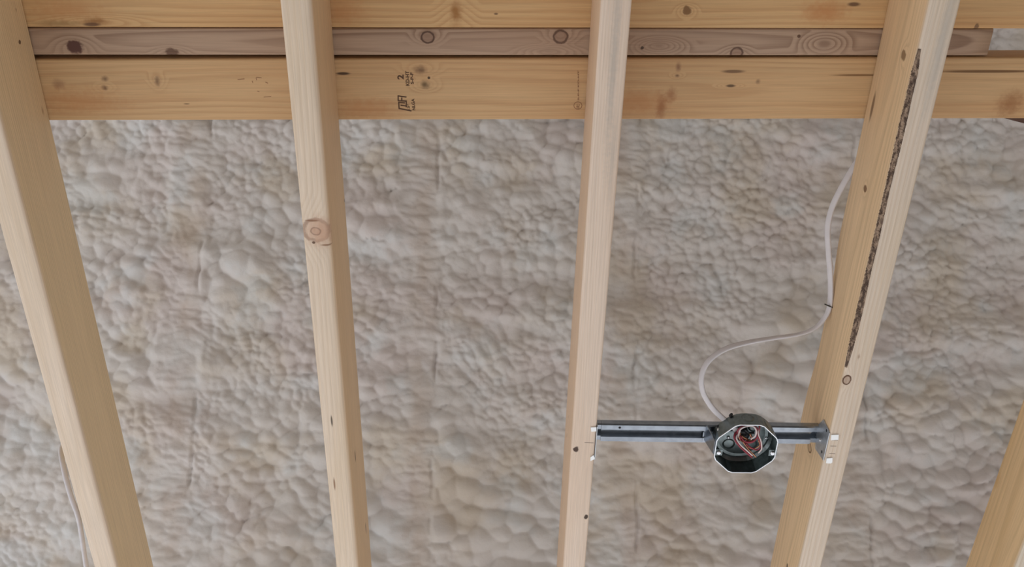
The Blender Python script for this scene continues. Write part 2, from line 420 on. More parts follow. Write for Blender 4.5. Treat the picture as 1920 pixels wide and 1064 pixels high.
kn4 = [ks(S4, 1694, 104, -1, 0.0085, 0.0095, 'dark', srgb(136, 108, 78), .9, 0.008), ks(S4, 1622, 354, -1, 0.007, 0.008, 'dark', srgb(120, 86, 56), .9, 0.006),
       ks(S4, 1518, 840, -1, 0.009, 0.011, 'ring', srgb(140, 104, 66), .9, 0.007), ks(S4, 1636, 200, -1, 0.030, 0.006, 'slit', KD, .75),
       ks(S4, 1513, 722, -1, 0.026, 0.006, 'slit', KB, .9), ks(S4, 1476, 1062, -1, .008, .005, 'slit', KB, .9),
       kb(S4, 1588, 713, 0.007, 0.010, 'ring', srgb(120, 74, 44), .95, 0.006, .012), kb(S4, 1610, 670, .003, .008, 'stain', KM, .6), kb(S4, 1765, 80, .010, .16, 'stain', srgb(178, 172, 164), .5)]
kn5 = [ks(S5, 1870, 900, -1, .03, .012, 'stain', srgb(196, 150, 92), .5)]

def rad4(y):
    # wane with bark along the lower left arris, a second wane at the upper left
    ya, yb_ = S4.bottom(1712, 84).y, S4.bottom(1588, 705).y
    t = min(1.0, max(0.0, (y - ya) / 0.04)) * min(1.0, max(0.0, (yb_ - y) / 0.06))
    t = t * t * (3 - 2 * t)
    bl = BASE_R + (0.0040 + 0.0012 * math.sin(y * 31) * math.sin(y * 13 + 1)) * t
    y2a, y2b = S4.side(1580, 440, -1).y, S4.side(1505, 760, -1).y
    u = min(1.0, max(0.0, (y - y2a) / 0.12)) * min(1.0, max(0.0, (y2b - y) / 0.14)); u = u * u * (3 - 2 * u)
    return (bl, BASE_R, BASE_R, BASE_R + 0.016 * u)
def joist(S, mat, label, y0=-0.5, y1=2.05, rad=None, bow=None):
    me = beam_mesh('ceiling_joist', y0, y1, S.w, S.h, rad, bow)
    me.materials.append(mat)
    o = link(bpy.data.objects.new('ceiling_joist', me)); o.matrix_world = S.m
    return tag(o, label, 'joist', 'softwood ceiling joists')
G2 = srgb(214, 186, 148)
J1 = joist(S1, wood('wood_joist_one', srgb(234, 214, 192), srgb(214, 188, 158), pith=(0.03, 0.16), freq=220, knots=kn1, blotch=srgb(224, 202, 174), seed=1.3, ring_amt=.4, side_shade=srgb(224, 195, 148)),
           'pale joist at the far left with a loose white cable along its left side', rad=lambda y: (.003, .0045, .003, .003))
J2 = joist(S2, wood('wood_joist_two', E1, L1, pith=(-0.035, -0.05), freq=230, knots=kn2, blotch=srgb(222, 197, 164), seed=2.9, ring_amt=.35, side_shade=srgb(220, 184, 138), blotch_amt=.4),
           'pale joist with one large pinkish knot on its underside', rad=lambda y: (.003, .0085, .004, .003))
J3 = joist(S3, wood('wood_joist_three', srgb(230, 209, 189), srgb(212, 184, 156), pith=(0.045, -0.04), freq=330, knots=kn3, blotch=srgb(222, 195, 170), seed=4.1, ring_amt=.35, side_shade=srgb(222, 188, 154)),
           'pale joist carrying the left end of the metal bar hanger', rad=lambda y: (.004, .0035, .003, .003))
J4 = joist(S4, wood('wood_joist_four', srgb(222, 204, 184), srgb(202, 174, 142), pith=(0.06, 0.075), freq=230, knots=kn4, blotch=srgb(216, 194, 164), seed=6.2, ring_amt=.4, side_shade=srgb(230, 194, 146)),
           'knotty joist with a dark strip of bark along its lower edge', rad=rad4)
J5 = joist(S5, wood('wood_joist_five', srgb(216, 202, 182), srgb(190, 160, 124), pith=(0.07, 0.05), freq=140, knots=kn5, blotch=srgb(204, 164, 110), seed=8.8, ring_amt=.4, side_shade=srgb(228, 188, 132)),
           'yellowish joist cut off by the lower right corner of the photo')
# bark left on the arris of the fourth joist
def bark():
    random.seed(5)
    ya, yb_ = S4.bottom(1712, 92).y, S4.bottom(1590, 690).y
    n = 330; V = []; F = []; K = 7
    for i in range(n + 1):
        y = ya + (yb_ - ya) * i / n; r = rad4(y)[0]
        env = min(1, i / 22, (n - i) / 22)
        cx = -S4.w / 2 + r; cz = r
        for k in range(K):
            f = k / (K - 1); a = math.pi + math.pi / 2 * (0.04 + 0.92 * f)
            rr = r + (0.0005 + random.uniform(0.0, 0.0016) * env if 0 < k < K - 1 else -0.0008)
            V.append((cx + rr * math.cos(a), y, cz + rr * math.sin(a)))
    for i in range(n):
        for k in range(K - 1):
            F.append((i * K + k, i * K + k + 1, (i + 1) * K + k + 1, (i + 1) * K + k))
    N = NT('bark'); tc = N.n('ShaderNodeTexCoord')
    f = N.noise(N.vec('MULTIPLY', tc.outputs['Object'], (260, 90, 260)), 1.0, 3.0)
    c = N.mix(N.rng(f, 0.4, 0.65, 0, 1), srgb(86, 68, 56), srgb(160, 136, 114)); N.t.links.new(c, N.b.inputs['Base Color'])
    N.b.inputs['Roughness'].default_value = 0.9
    o = mesh_obj('bark_strip', V, F, N.mat, J4, smooth=False); o['label'] = 'dark rough bark'
bark()

# ---- three boards lying across the top of the joists
class Board:
    """flat stick along local X; measured by two points of its far lower edge and its width"""
    def __init__(self, a, b, z, w, h, x0, x1, gap=0.0):
        pa, pb = on_z(*a, z), on_z(*b, z); d = pb - pa
        self.ang = math.atan2(d.y, d.x); self.z = z; self.w = w; self.h = h
        self.o = Vector((0, pa.y - pa.x * d.y / d.x, z))
        self.m = Matrix.Translation(self.o) @ Matrix.Rotation(self.ang, 4, 'Z'); self.im = self.m.inverted()
        self.x0, self.x1 = x0, x1
    def at(self, px, py): return self.im @ on_z(px, py, self.z)
def board_mesh(name, B, r=0.003):
    me = beam_mesh(name, B.x0, B.x1, B.w, B.h, lambda y: (r,) * 4, step=0.03)
    # beam runs along Y with x centred: turn it along X, keep its far edge at local y = 0
    co = np.empty(len(me.vertices) * 3); me.vertices.foreach_get('co', co); co = co.reshape(-1, 3)
    new = np.stack([co[:, 1], -co[:, 0] - B.w / 2, co[:, 2]], 1)
    me.vertices.foreach_set('co', new.reshape(-1)); me.update()
    return me
def bk(B, px, py, rx, ry, style='dark', col=KD, st=.9, swirl=0.0):
    c = B.at(px, py); return ((c.x, c.y, 0.0), (rx, ry, 0.02), style, col, st, swirl)
ZBD = ZT + 0.001
def wid(x, ya, yb_, z): return abs(on_z(x, ya, z).y - on_z(x, yb_, z).y)
BL = Board((300, 226), (1500, 223.5), ZBD, wid(900, 111, 226, ZBD), 1.5 * IN, -1.6, 1.75)
xe = on_z(1858, 80, ZBD).x
BM = Board((300, 103.5), (1500, 104.5), ZBD + 0.0008, wid(900, 53.2, 104, ZBD), 3.5 * IN, -1.6, xe)
BU = Board((300, 51.5), (1500, 53.5), ZBD - 0.0003, 5.5 * IN, 1.5 * IN, -1.6, 1.75)
OR = srgb(186, 124, 72)
kl = [bk(BL, 110, 158, .014, .012, 'stain', KM, .6), bk(BL, 197, 148, .008, .006, 'stain', KD, .7), bk(BL, 197, 165, .007, .006, 'stain', KD, .8, .006),
      bk(BL, 295, 152, .006, .012, 'stain', KD, .7, .006), bk(BL, 643, 138, .014, .003, 'slit', KB, .9), bk(BL, 788, 131, .013, .009, 'stain', KD, .7, .008),
      bk(BL, 797, 159, .010, .009, 'stain', srgb(96, 76, 48), .85, .008), bk(BL, 804, 146, .0028, .0026, 'dark', KB, .9),
      bk(BL, 1272, 126, .006, .012, 'stain', KM, .8), bk(BL, 1270, 142, .005, .004, 'stain', KD, .8, .005), bk(BL, 1240, 200, .012, .030, 'stain', srgb(146, 90, 54), .75), bk(BL, 1258, 178, .012, .018, 'stain', srgb(146, 90, 54), .6),
      bk(BL, 1375, 134, .022, .0035, 'slit', KD, .75), bk(BL, 1370, 161, .009, .003, 'slit', KB, .8, .008), bk(BL, 1421, 153, .005, .006, 'stain', KD, .6),
      bk(BL, 1610, 141, .05, .0022, 'slit', srgb(120, 84, 50), .8), bk(BL, 1850, 134, .10, .003, 'slit', srgb(110, 76, 44), .9), bk(BL, 1895, 195, .03, .030, 'stain', srgb(150, 98, 56), .7),
      bk(BL, 1200, 190, .07, .030, 'stain', OR, .5), bk(BL, 690, 205, .08, .028, 'stain', OR, .5), bk(BL, 150, 190, .10, .03, 'stain', OR, .5), bk(BL, 350, 195, .006, .0012, 'slit', KB, .7)]
km = [bk(BM, 140, 88, .0145, .0125, 'dark', srgb(84, 52, 44), .95, .010), bk(BM, 322, 99, .012, .008, 'dark', KD, .85, .008), bk(BM, 802, 70, .0105, .0095, 'ring', srgb(118, 84, 66), .95, .010),
      bk(BM, 1051, 69, .0115, .0105, 'ring', srgb(128, 94, 74), .9, .010), bk(BM, 1204, 90, .003, .003, 'dark', KB, .9), bk(BM, 1381, 100, .010, .0095, 'ring', srgb(130, 96, 76), .95, .008),
      bk(BM, 1498, 68, .003, .003, 'dark', KD, .9), bk(BM, 1545, 82, .016, .013, 'stain', srgb(140, 112, 92), .4, .015), bk(BM, 1235, 86, .018, .010, 'stain', srgb(140, 112, 92), .4, .018), bk(BM, 1030, 96, .02, .008, 'stain', srgb(140, 112, 92), .3, .014)]
ku = [bk(BU, 178, 40, .03, .008, 'stain', srgb(150, 104, 58), .9, .008), bk(BU, 172, 46, .016, .004, 'slit', KD, .8), bk(BU, 110, 44, .05, .008, 'stain', srgb(150, 118, 76), .7),
      bk(BU, 855, 24, .012, .024, 'stain', srgb(150, 98, 44), .85, .006), bk(BU, 930, 26, .004, .002, 'slit', KD, .8), bk(BU, 1288, 20, .007, .008, 'dark', srgb(120, 82, 46), .85, .008),
      bk(BU, 1545, 22, .045, .024, 'stain', OR, .75), bk(BU, 1601, 8, .012, .004, 'slit', KD, .85), bk(BU, 1831, 51, .004, .006, 'dark', KD, .7), bk(BU, 640, 20, .05, .03, 'stain', OR, .5), bk(BU, 120, 18, .09, .02, 'stain', OR, .5)]
def board(name, B, mat, label):
    me = board_mesh(name, B); me.materials.append(mat)
    o = link(bpy.data.objects.new(name, me)); o.matrix_world = B.m
    return tag(o, label, 'board')
oL = board('framing_board', BL, wood('wood_board_lower', srgb(210, 172, 126), srgb(186, 141, 96), 'X', pith=(-0.045, 0.12), freq=420, knots=kl, blotch=srgb(204, 156, 108), seed=11.0, ring_amt=.5, warp=.004),
           'lower of the three cross boards, wide and flat, stamped with a grading mark')
oM = board('spacer_board', BM, wood('wood_board_middle', srgb(180, 151, 126), srgb(130, 99, 78), 'X', pith=(-0.02, -0.035), freq=330, tilt=.04, knots=km, blotch=srgb(166, 132, 106), seed=14.0, ring_amt=.75, warp=.006),
           'narrow greyish knotty board wedged between the two wider cross boards')
oU = board('framing_board', BU, wood('wood_board_upper', srgb(210, 170, 120), srgb(184, 137, 88), 'X', pith=(-0.05, 0.14), freq=400, knots=ku, blotch=srgb(204, 152, 98), seed=17.0, ring_amt=.5, warp=.004),
           'upper cross board running along the top edge of the photo')
# dark batten lying on the lower board, its end showing at the right edge
zb2 = ZBD + 1.5 * IN + 0.0006
pa, pb = on_z(1878, 221, zb2), on_z(1935, 236, zb2)
d = (pb - pa).normalized(); nrm = Vector((d.y, -d.x, 0))
if nrm.y > 0: nrm = -nrm
bm = bmesh.new()
q = [pa - d * .06, pb + d * .35, pb + d * .35 + nrm * .06, pa - d * .06 + nrm * .06]
lo = [bm.verts.new(v) for v in q]; hi = [bm.verts.new(v + Vector((0, 0, .019))) for v in q]
bm.faces.new(lo); bm.faces.new(hi)
for i in range(4): bm.faces.new((lo[i], lo[(i + 1) % 4], hi[(i + 1) % 4], hi[i]))
bmesh.ops.bevel(bm, geom=list(bm.edges), offset=.0015, segments=1, affect='EDGES')
o = bm_obj('batten', bm, wood('wood_batten', srgb(104, 78, 66), srgb(74, 54, 46), 'X', seed=21.0))
tag(o, 'dark brown batten end peeking out below the cross board at the right edge', 'batten')

# ---- ink stamps on the lower board: flat print, a hair below the wood
def ink_text(body, px0, py0, px1, py1, B, parent, mat, name='ink_stamp', size_px=10):
    """text reading upwards in the photo: starts at (px0, py0), ends at (px1, py1)"""
    cu = bpy.data.curves.new('t', 'FONT'); cu.body = body; cu.size = 1.0; cu.offset = 0.035
    to = bpy.data.objects.new('t', cu); COL.objects.link(to)
    dg = bpy.context.evaluated_depsgraph_get(); me = bpy.data.meshes.new_from_object(to.evaluated_get(dg))
    bpy.data.objects.remove(to); bpy.data.curves.remove(cu)
    a, b = B.at(px0, py0), B.at(px1, py1)
    co = np.empty(len(me.vertices) * 3); me.vertices.foreach_get('co', co); co = co.reshape(-1, 3)
    co[:, 0] -= co[:, 0].min(); co[:, 1] -= co[:, 1].min()
    L = (b - a).length; hgt = (B.at(px0 - size_px, py0) - a).length
    dx = (b - a).normalized(); dy = (B.at(px0 - size_px, py0) - a).normalized()
    xs = co[:, 0] / co[:, 0].max() * L; ys = co[:, 1] / co[:, 1].max() * hgt
    new = np.stack([a.x + dx.x * xs + dy.x * ys, a.y + dx.y * xs + dy.y * ys, np.full(len(xs), -0.0002)], 1)
    me.vertices.foreach_set('co', new.reshape(-1)); me.update()
    me.materials.append(mat); me.name = name
    o = link(bpy.data.objects.new(name, me), parent); return o
def ink_strokes(strokes, wpx, B, parent, mat, name='ink_stamp'):
    V = []; F = []
    for (x0, y0, x1, y1) in strokes:
        d = Vector((x1 - x0, y1 - y0)); L = d.length; d = d / L; n = Vector((-d.y, d.x)) * wpx / 2; e = d * wpx * .4
        i = len(V)
        for (x, y) in ((x0 - e.x + n.x, y0 - e.y + n.y), (x1 + e.x + n.x, y1 + e.y + n.y), (x1 + e.x - n.x, y1 + e.y - n.y), (x0 - e.x - n.x, y0 - e.y - n.y)):
            c = B.at(x, y); V.append((c.x, c.y, -0.0002 - 0.00001 * (i % 7)))
        F.append((i, i + 1, i + 2, i + 3))
    return mesh_obj(name, V, F, mat, parent, smooth=False)
ink_text('2', 757, 149, 757, 140, BL, oL, M_INK, size_px=12)
ink_text('KD-HT', 768, 161, 767, 133, BL, oL, M_INK, size_px=7)
ink_text('S-P-F', 776, 158, 775, 136, BL, oL, M_INK, size_px=6)
ink_text('136', 769, 207, 768, 194, BL, oL, M_INK, size_px=5)
ink_text('NLGA', 779, 207, 777, 185, BL, oL, M_INK, size_px=6)
zx = lambda x, y: (735 + x * .0893, 120 + y * .0893)
stk = [(130, 670, 130, 765), (130, 672, 295, 695), (205, 715, 205, 760), (140, 772, 300, 780), (300, 780, 300, 900), (190, 868, 295, 882), (142, 805, 150, 935), (142, 805, 262, 818), (150, 935, 400, 985)]
ink_strokes([zx(a, b) + zx(c, d_) for a, b, c, d_ in stk], 2.4, BL, oL, M_INK)
# round mark with a column of small print, by the third joist
cx, cy = 1083.5, 198
ring = [(cx + 7.6 * math.cos(t), cy + 7.0 * math.sin(t)) for t in np.linspace(0, 2 * math.pi, 15)]
ink_strokes([ring[i] + ring[i + 1] for i in range(14)] + [(1081, 200, 1085, 200), (1082, 196, 1082, 203), (1086, 196, 1085, 203)], 1.3, BL, oL, M_INK_PALE)
ink_text('S-P-F KD-HT', 1086, 188, 1086, 132, BL, oL, M_INK_PALE, size_px=3)
ink_strokes([(480, 146, 481, 150), (481, 145, 490, 146), (473, 152, 474, 155), (498, 154, 502, 156), (446, 149, 458, 148), (483, 171, 486, 172), (495, 182, 508, 181)], 1.2, BL, oL, M_INK_PALE)

# ------------------------------------------------------------------ bar hanger with octagon box
NK = 40
def oct_ring(r, z, c, rnd=0.0):
    """octagon (flats to the axes) blending into a circle of the same inner radius"""
    out = []
    for i in range(NK):
        a = 2 * math.pi * i / NK; e = (a + math.pi / 8) % (math.pi / 4) - math.pi / 8
        R = r * ((1 - rnd) / math.cos(e) + rnd * 1.02)
        out.append((c.x + R * math.cos(a), c.y + R * math.sin(a), z))
    return out
RIM = ZB + 0.002
bc = on_z(1398.5, 843, RIM); BR = 2.0 * IN; DEP = 1.5 * IN
hang = empty('bar_hanger', (bc.x, bc.y, RIM))
tag(hang, 'galvanized telescoping bar hanger with an open octagonal junction box between two joists', 'bar hanger')
IH = Matrix.Translation(-Vector((bc.x, bc.y, RIM)))
def part(name, verts, faces, mat, smooth=False, parent=None, lab=None):
    o = mesh_obj(name, [IH @ Vector(v) for v in verts], faces, mat, parent or hang, smooth)
    if lab: o['label'] = lab
    return o
def loft(rings, close_end=True, close_start=False):
    k = len(rings[0]); V = [v for r in rings for v in r]; F = []
    for i in range(len(rings) - 1):
        for j in range(k): F.append((i * k + j, i * k + (j + 1) % k, (i + 1) * k + (j + 1) % k, (i + 1) * k + j))
    if close_end: F.append(tuple((len(rings) - 1) * k + j for j in range(k)))
    if close_start: F.append(tuple(range(k)))
    return V, F
t = 0.0016
hs = ((0.0, 0.0, 0.0), (.45, 0.0, .25), (.78, 0.0, .7), (.90, .004, .85), (.97, .0015 + .004, .95), (1.0, .010, 1.0))
rings = [oct_ring(BR - d_, RIM + DEP * q, bc, rn) for q, d_, rn in hs]
V, F = loft(rings)
rin = [oct_ring(BR - d_ - t, RIM + (DEP - t) * q, bc, rn) for q, d_, rn in hs]
V2, F2 = loft(rin); n0 = len(V)
F = F + [tuple(reversed([i + n0 for i in f])) for f in F2] + [(j, j + n0, (j + 1) % NK + n0, (j + 1) % NK) for j in range(NK)]
box = part('octagon_box', V + V2, F, M_BOX, lab='open four inch octagonal steel box')
ro, ri = oct_ring(BR + .0002, RIM - .0004, bc), oct_ring(BR - .0011, RIM - .0004, bc); ro2, ri2 = oct_ring(BR + .0002, RIM + .0008, bc), oct_ring(BR - .0011, RIM + .0008, bc)
V = ro + ri + ro2 + ri2; F = []
for j in range(NK):
    k = (j + 1) % NK
    F += [(j, k, NK + k, NK + j), (j, 2 * NK + j, 2 * NK + k, k), (NK + j, NK + k, 3 * NK + k, 3 * NK + j)]
part('box_rim', V, F, M_SCREW, parent=box, lab='bright cut rim')
def disc(c, n, r, h, mat, name, parent, k=14, dome=0.0):
    n = n.normalized(); a = n.orthogonal().normalized(); b = n.cross(a); V = []
    for (rr, hh) in ((r, 0.0), (r, h), (r * .6, h + dome)):
        V += [c + a * rr * math.cos(2 * math.pi * i / k) + b * rr * math.sin(2 * math.pi * i / k) + n * hh for i in range(k)]
    F = []
    for i in range(2):
        for j in range(k): F.append((i * k + j, i * k + (j + 1) % k, (i + 1) * k + (j + 1) % k, (i + 1) * k + j))
    F.append(tuple(2 * k + j for j in range(k)))
    return part(name, V, F, mat, True, parent)
DN = Vector((0, 0, -1))
# cover lugs with screws
for px, py, sx in ((1347.5, 849, 1), (1448.5, 850, -1)):
    c = on_z(px, py, RIM + .003)
    bm = bmesh.new(); w_ = .0062
    for (x0, x1, z0, z1) in ((c.x - w_, c.x + w_, RIM + .003, RIM + .0045), (c.x - sx * w_ - .0008, c.x - sx * w_ + .0008, RIM + .003, RIM + .022)):
        v = [bm.verts.new(IH @ Vector((x, y, z))) for x in (x0, x1) for y in (c.y - w_, c.y + w_) for z in (z0, z1)]
        for f in ((0, 1, 3, 2), (4, 6, 7, 5), (0, 4, 5, 1), (2, 3, 7, 6), (0, 2, 6, 4), (1, 5, 7, 3)): bm.faces.new([v[i] for i in f])
    bm_obj('cover_lug', bm, M_BOX, box)
    disc(Vector((c.x, c.y, RIM + .003)), DN, .0042, .002, M_SCREW, 'screw', box, dome=.001)
# knockouts on the back plate, a centre stud screw, small screws
for a in (0, 1, 2, 3):
    th = math.pi / 4 + a * math.pi / 2
    disc(Vector((bc.x + .027 * math.cos(th), bc.y + .027 * math.sin(th), RIM + DEP - t)), DN, .0108, .0007, M_BOX, 'knockout', box, 20)
cs = on_z(1405, 812, RIM + DEP - .004)
disc(Vector((bc.x, bc.y - .004, RIM + DEP - t)), DN, .012, .006, M_BLACK, 'fixture_stud', box, 18, dome=.002)
for px, py in ((1366, 822), (1422, 867), (1437, 823)):
    c = on_z(px, py, RIM + DEP - .004); disc(Vector((c.x, c.y, RIM + DEP - t)), DN, .0028, .002, M_SCREW, 'screw', box, 10, dome=.001)
# knockouts in the near side walls
for k, (th, up) in enumerate(((-math.pi / 2, .018), (-3 * math.pi / 4, .017), (-math.pi / 4, .018))):
    nn = Vector((math.cos(th), math.sin(th), 0)); c = Vector((bc.x, bc.y, RIM + up)) + nn * BR
    if k != 1: disc(c, nn, .0105, .0005, M_BOX, 'knockout', box, 20)
th = -3 * math.pi / 4; nn = Vector((math.cos(th), math.sin(th), 0)); tg = Vector((-nn.y, nn.x, 0)); wc = Vector((bc.x, bc.y, RIM)) + nn * BR
disc(wc + tg * -.013 + Vector((0, 0, .026)), nn, .0024, .0006, M_HOLE, 'screw_hole', box, 8)
disc(wc + tg * -.014 + Vector((0, 0, .018)), nn, .0021, .0012, M_SCREW, 'screw', box, 8)
disc(wc + tg * .016 + nn * .0008 + Vector((0, 0, .029)), nn, .0040, .0007, M_HOLE, 'cable_hole', box, 10)

# telescoping bar, resting on the back of the box
def bar(name, x0, x1, prof, mat, th=.0011, lab=None):
    """open sheet profile (y, z) given a thickness and extruded along X"""
    P = [Vector(p) for p in prof]; Q = []
    for i, p in enumerate(P):
        a = P[max(i - 1, 0)]; b = P[min(i + 1, len(P) - 1)]; d = (b - a).normalized(); Q.append(p + Vector((-d.y, d.x)) * th)
    loop = P + Q[::-1]; k = len(loop)
    V = [(x, p.x, p.y) for x in (x0, x1) for p in loop]
    F = [(j, (j + 1) % k, k + (j + 1) % k, k + j) for j in range(k)]
    n = len(P)
    for i in range(n - 1):
        for e in (0, k):
            f = (e + i, e + i + 1, e + k - 2 - i, e + k - 1 - i); F.append(f if e else f[::-1])
    return part(name, V, F, mat, False, lab=lab)
ZBAR = RIM + DEP + .0006
by = on_z(1240, 814, ZBAR).y
def bar_prof(s, dz, groove):
    y = lambda v: by + v * s
    if groove:
        return [(y(-.0185), ZBAR + .011 + dz), (y(-.0185), ZBAR + .002 + dz), (y(-.0165), ZBAR + dz), (y(-.0075), ZBAR + dz), (y(-.0055), ZBAR + .004 + dz), (y(.0065), ZBAR + .008 + dz),
                (y(.009), ZBAR + .001 + dz), (y(.0175), ZBAR - .0 + dz), (y(.0185), ZBAR + .002 + dz), (y(.0185), ZBAR + .011 + dz)]
    return [(y(-.0175), ZBAR + .011 + dz), (y(-.0175), ZBAR + .003 + dz), (y(-.0155), ZBAR + .0012 + dz), (y(-.006), ZBAR + .0012 + dz), (y(-.003), ZBAR + .003 + dz), (y(.006), ZBAR + .003 + dz),
            (y(.0075), ZBAR + .0012 + dz), (y(.0165), ZBAR + .0012 + dz), (y(.0175), ZBAR + .003 + dz), (y(.0175), ZBAR + .011 + dz)]
s3r = S3.m @ Vector((JW / 2, by, 0)); s4l = S4.m @ Vector((-JW / 2, by, 0))
x_a, x_d = s3r.x + .0012, s4l.x - .0012
x_b = on_z(1470, 812, ZBAR).x; x_c = on_z(1523, 812, ZBAR).x
bar('outer_bar', on_z(1127, 812, ZBAR).x, x_c, bar_prof(1.0, 0.0, True), M_GALV, lab='grooved outer channel')
bar('inner_bar', x_a, x_d, bar_prof(.93, .0022, True), M_GALV)
disc(Vector((on_z(1162, 803, ZBAR).x, by - .012, ZBAR)), DN, .0022, .0003, M_HOLE, 'bar_hole', hang, 10)
# collar that grips the bar beside the box
def boxpart(name, x0, x1, y0, y1, z0, z1, mat, parent=None, bev=.0008):
    bm = bmesh.new(); v = [bm.verts.new(IH @ Vector((x, y, z))) for x in (x0, x1) for y in (y0, y1) for z in (z0, z1)]
    for f in ((0, 1, 3, 2), (4, 6, 7, 5), (0, 4, 5, 1), (2, 3, 7, 6), (0, 2, 6, 4), (1, 5, 7, 3)): bm.faces.new([v[i] for i in f])
    bmesh.ops.bevel(bm, geom=list(bm.edges), offset=bev, segments=1, affect='EDGES')
    return bm_obj(name, bm, mat, parent or hang)
bar('bar_collar', on_z(1319, 812, ZBAR).x, on_z(1343, 812, ZBAR).x, [(y * 1.05 + by * (1 - 1.05), z - .0014) for y, z in bar_prof(1.0, 0, False)], M_GALV, lab='sliding collar')
cl = wc + tg * -.022
V = [Vector((bc.x - BR - .0015, bc.y - .012, RIM + .004)), Vector((bc.x - BR - .0015, bc.y + .014, RIM + .004)), Vector((bc.x - BR - .0105, bc.y + .013, ZBAR)), Vector((bc.x - BR - .0105, bc.y - .020, ZBAR))]
part('collar_strap', V + [v + Vector((.0012, 0, 0)) for v in V], [(0, 1, 2, 3), (7, 6, 5, 4), (0, 4, 5, 1), (1, 5, 6, 2), (2, 6, 7, 3), (3, 7, 4, 0)], M_GALV)

# end plates against the joists with folded tabs under them
def plate_on(S, sgn, pix, th, lab):
    """outline traced on the joist's side face -> thin plate"""
    off = sgn * (S.w / 2 + .0003)
    pts = []
    for (py_, pz_) in pix: pts.append(S.m @ Vector((off, py_, pz_)))
    nrm = (S.m.to_3x3() @ Vector((sgn, 0, 0))) * th; k = len(pts)
    V = pts + [p + nrm for p in pts]
    F = [tuple(range(k)), tuple(range(2 * k - 1, k - 1, -1))] + [(j, (j + 1) % k, k + (j + 1) % k, k + j) for j in range(k)]
    o = part('end_plate', V, F, M_PLATE, lab=lab)
    return o
def sd(px, py):
    c = S4.side(px, py, -1); return (c.y, c.z)
outl = [sd(1545, 786), sd(1551, 797), sd(1558.5, 812)]
ybot0 = S4.bottom(1556, 814).y; ybot1 = S4.bottom(1549, 858).y
outl = [sd(1545.5, 787), (ybot0 - .004, .004), (ybot0 - .001, 0.0), (ybot1 + .006, 0.0), sd(1546, 867), sd(1530, 842), sd(1533, 800)]
outl = [(y, max(z, 0.0)) for y, z in outl]
print('PLATE', outl, by, ZBAR - ZB)
pl4 = plate_on(S4, -1, outl, .0012, 'plate nailed to the knotty joist')
for px, py in ((1551.5, 808), (1542.5, 848)):
    c = S4.side(px, py, -1); w0 = S4.m @ Vector((-S4.w / 2 - .0015, c.y, c.z)); disc(w0, S4.m.to_3x3() @ Vector((-1, 0, 0)), .0026, .0003, M_HOLE, 'nail_hole', pl4, 10)
for px, py in ((1531, 810), (1540, 826)):
    c = S4.side(px, py, -1); w0 = S4.m @ Vector((-S4.w / 2 - .0015, c.y, c.z)); disc(w0, S4.m.to_3x3() @ Vector((-1, 0, 0)), .0022, .0014, M_SCREW, 'rivet', pl4, 10, dome=.0008)
def tab_under(S, sgn, pix, parent):
    """bright folded tab lying under the joist"""
    pts = [S.im @ on_z(px, py, ZB) for px, py in pix]
    V = [S.m @ Vector((p.x, p.y, -.0004)) for p in pts] + [S.m @ Vector((p.x, p.y, -.0018)) for p in pts]; k = len(pts)
    F = [tuple(range(k)), tuple(range(2 * k - 1, k - 1, -1))] + [(j, (j + 1) % k, k + (j + 1) % k, k + j) for j in range(k)]
    part('folded_tab', V, F, M_TAB, parent=parent, lab='bright folded tab')
tab_under(S4, -1, [(1558, 815), (1572, 814.5), (1571.5, 824), (1557.5, 825)], pl4)
tab_under(S4, -1, [(1549.5, 859), (1560.5, 858), (1560, 866.5), (1557, 868.5), (1548.5, 868)], pl4)
y3a, y3b = S3.bottom(1117, 800).y, S3.bottom(1113, 862).y
pl3 = plate_on(S3, 1, [(y3a - .004, .006), (y3a, -.0012), (y3b, -.0012), (y3b + .004, .006), (y3b - .012, .03), (by + .018, .062), (by - .02, .062), (y3a - .004, .03)], .0012, 'plate nailed to the pale joist')
tab_under(S3, 1, [(1107.5, 801), (1118, 800.5), (1118, 808), (1108.5, 809)], pl3)
tab_under(S3, 1, [(1107, 857), (1113, 853), (1115, 860), (1107, 864)], pl3)
# pencil ticks under the two joists beside the tabs
def tick(S, segs, parent):
    V = []; F = []
    for (x0, y0, x1, y1) in segs:
        i = len(V)
        for (x, y) in ((x0, y0 - .45), (x1, y1 - .45), (x1, y1 + .45), (x0, y0 + .45)):
            c = S.im @ on_z(x, y, ZB); V.append((c.x, c.y, -.0002))
        F.append((i, i + 1, i + 2, i + 3))
    mesh_obj('pencil_mark', V, F, M_PENCIL, parent, smooth=False)
tick(S4, [(1557, 837, 1568, 837.2), (1555, 851, 1566, 851.5), (1560, 826, 1571, 826)], J4)
tick(S3, [(1096, 830.5, 1113, 831)], J3)

# ------------------------------------------------------------------ cables
def path(rows): return [on_z(px, py, ZB + dz) for px, py, dz in rows]
Ytop = .118
rows = [(1640, 262, .150), (1604, 308, .140), (1578, 352, .132), (1560, 390, .128), (1552, 428, .122), (1553.5, 470, .116), (1557, 520, .110), (1557, 560, .106), (1551, 588, .102), (1530, 614, .098), (1498, 627, .094),
        (1450, 634.5, .088), (1400, 643, .080), (1358, 656, .072), (1328, 678, .064), (1315.5, 706, .056), (1318, 735, .048), (1333, 762, .040), (1352, 782, .034), (1373, 800, .030), (1385, 812, .028)]
pts = catmull(path(rows), 8)
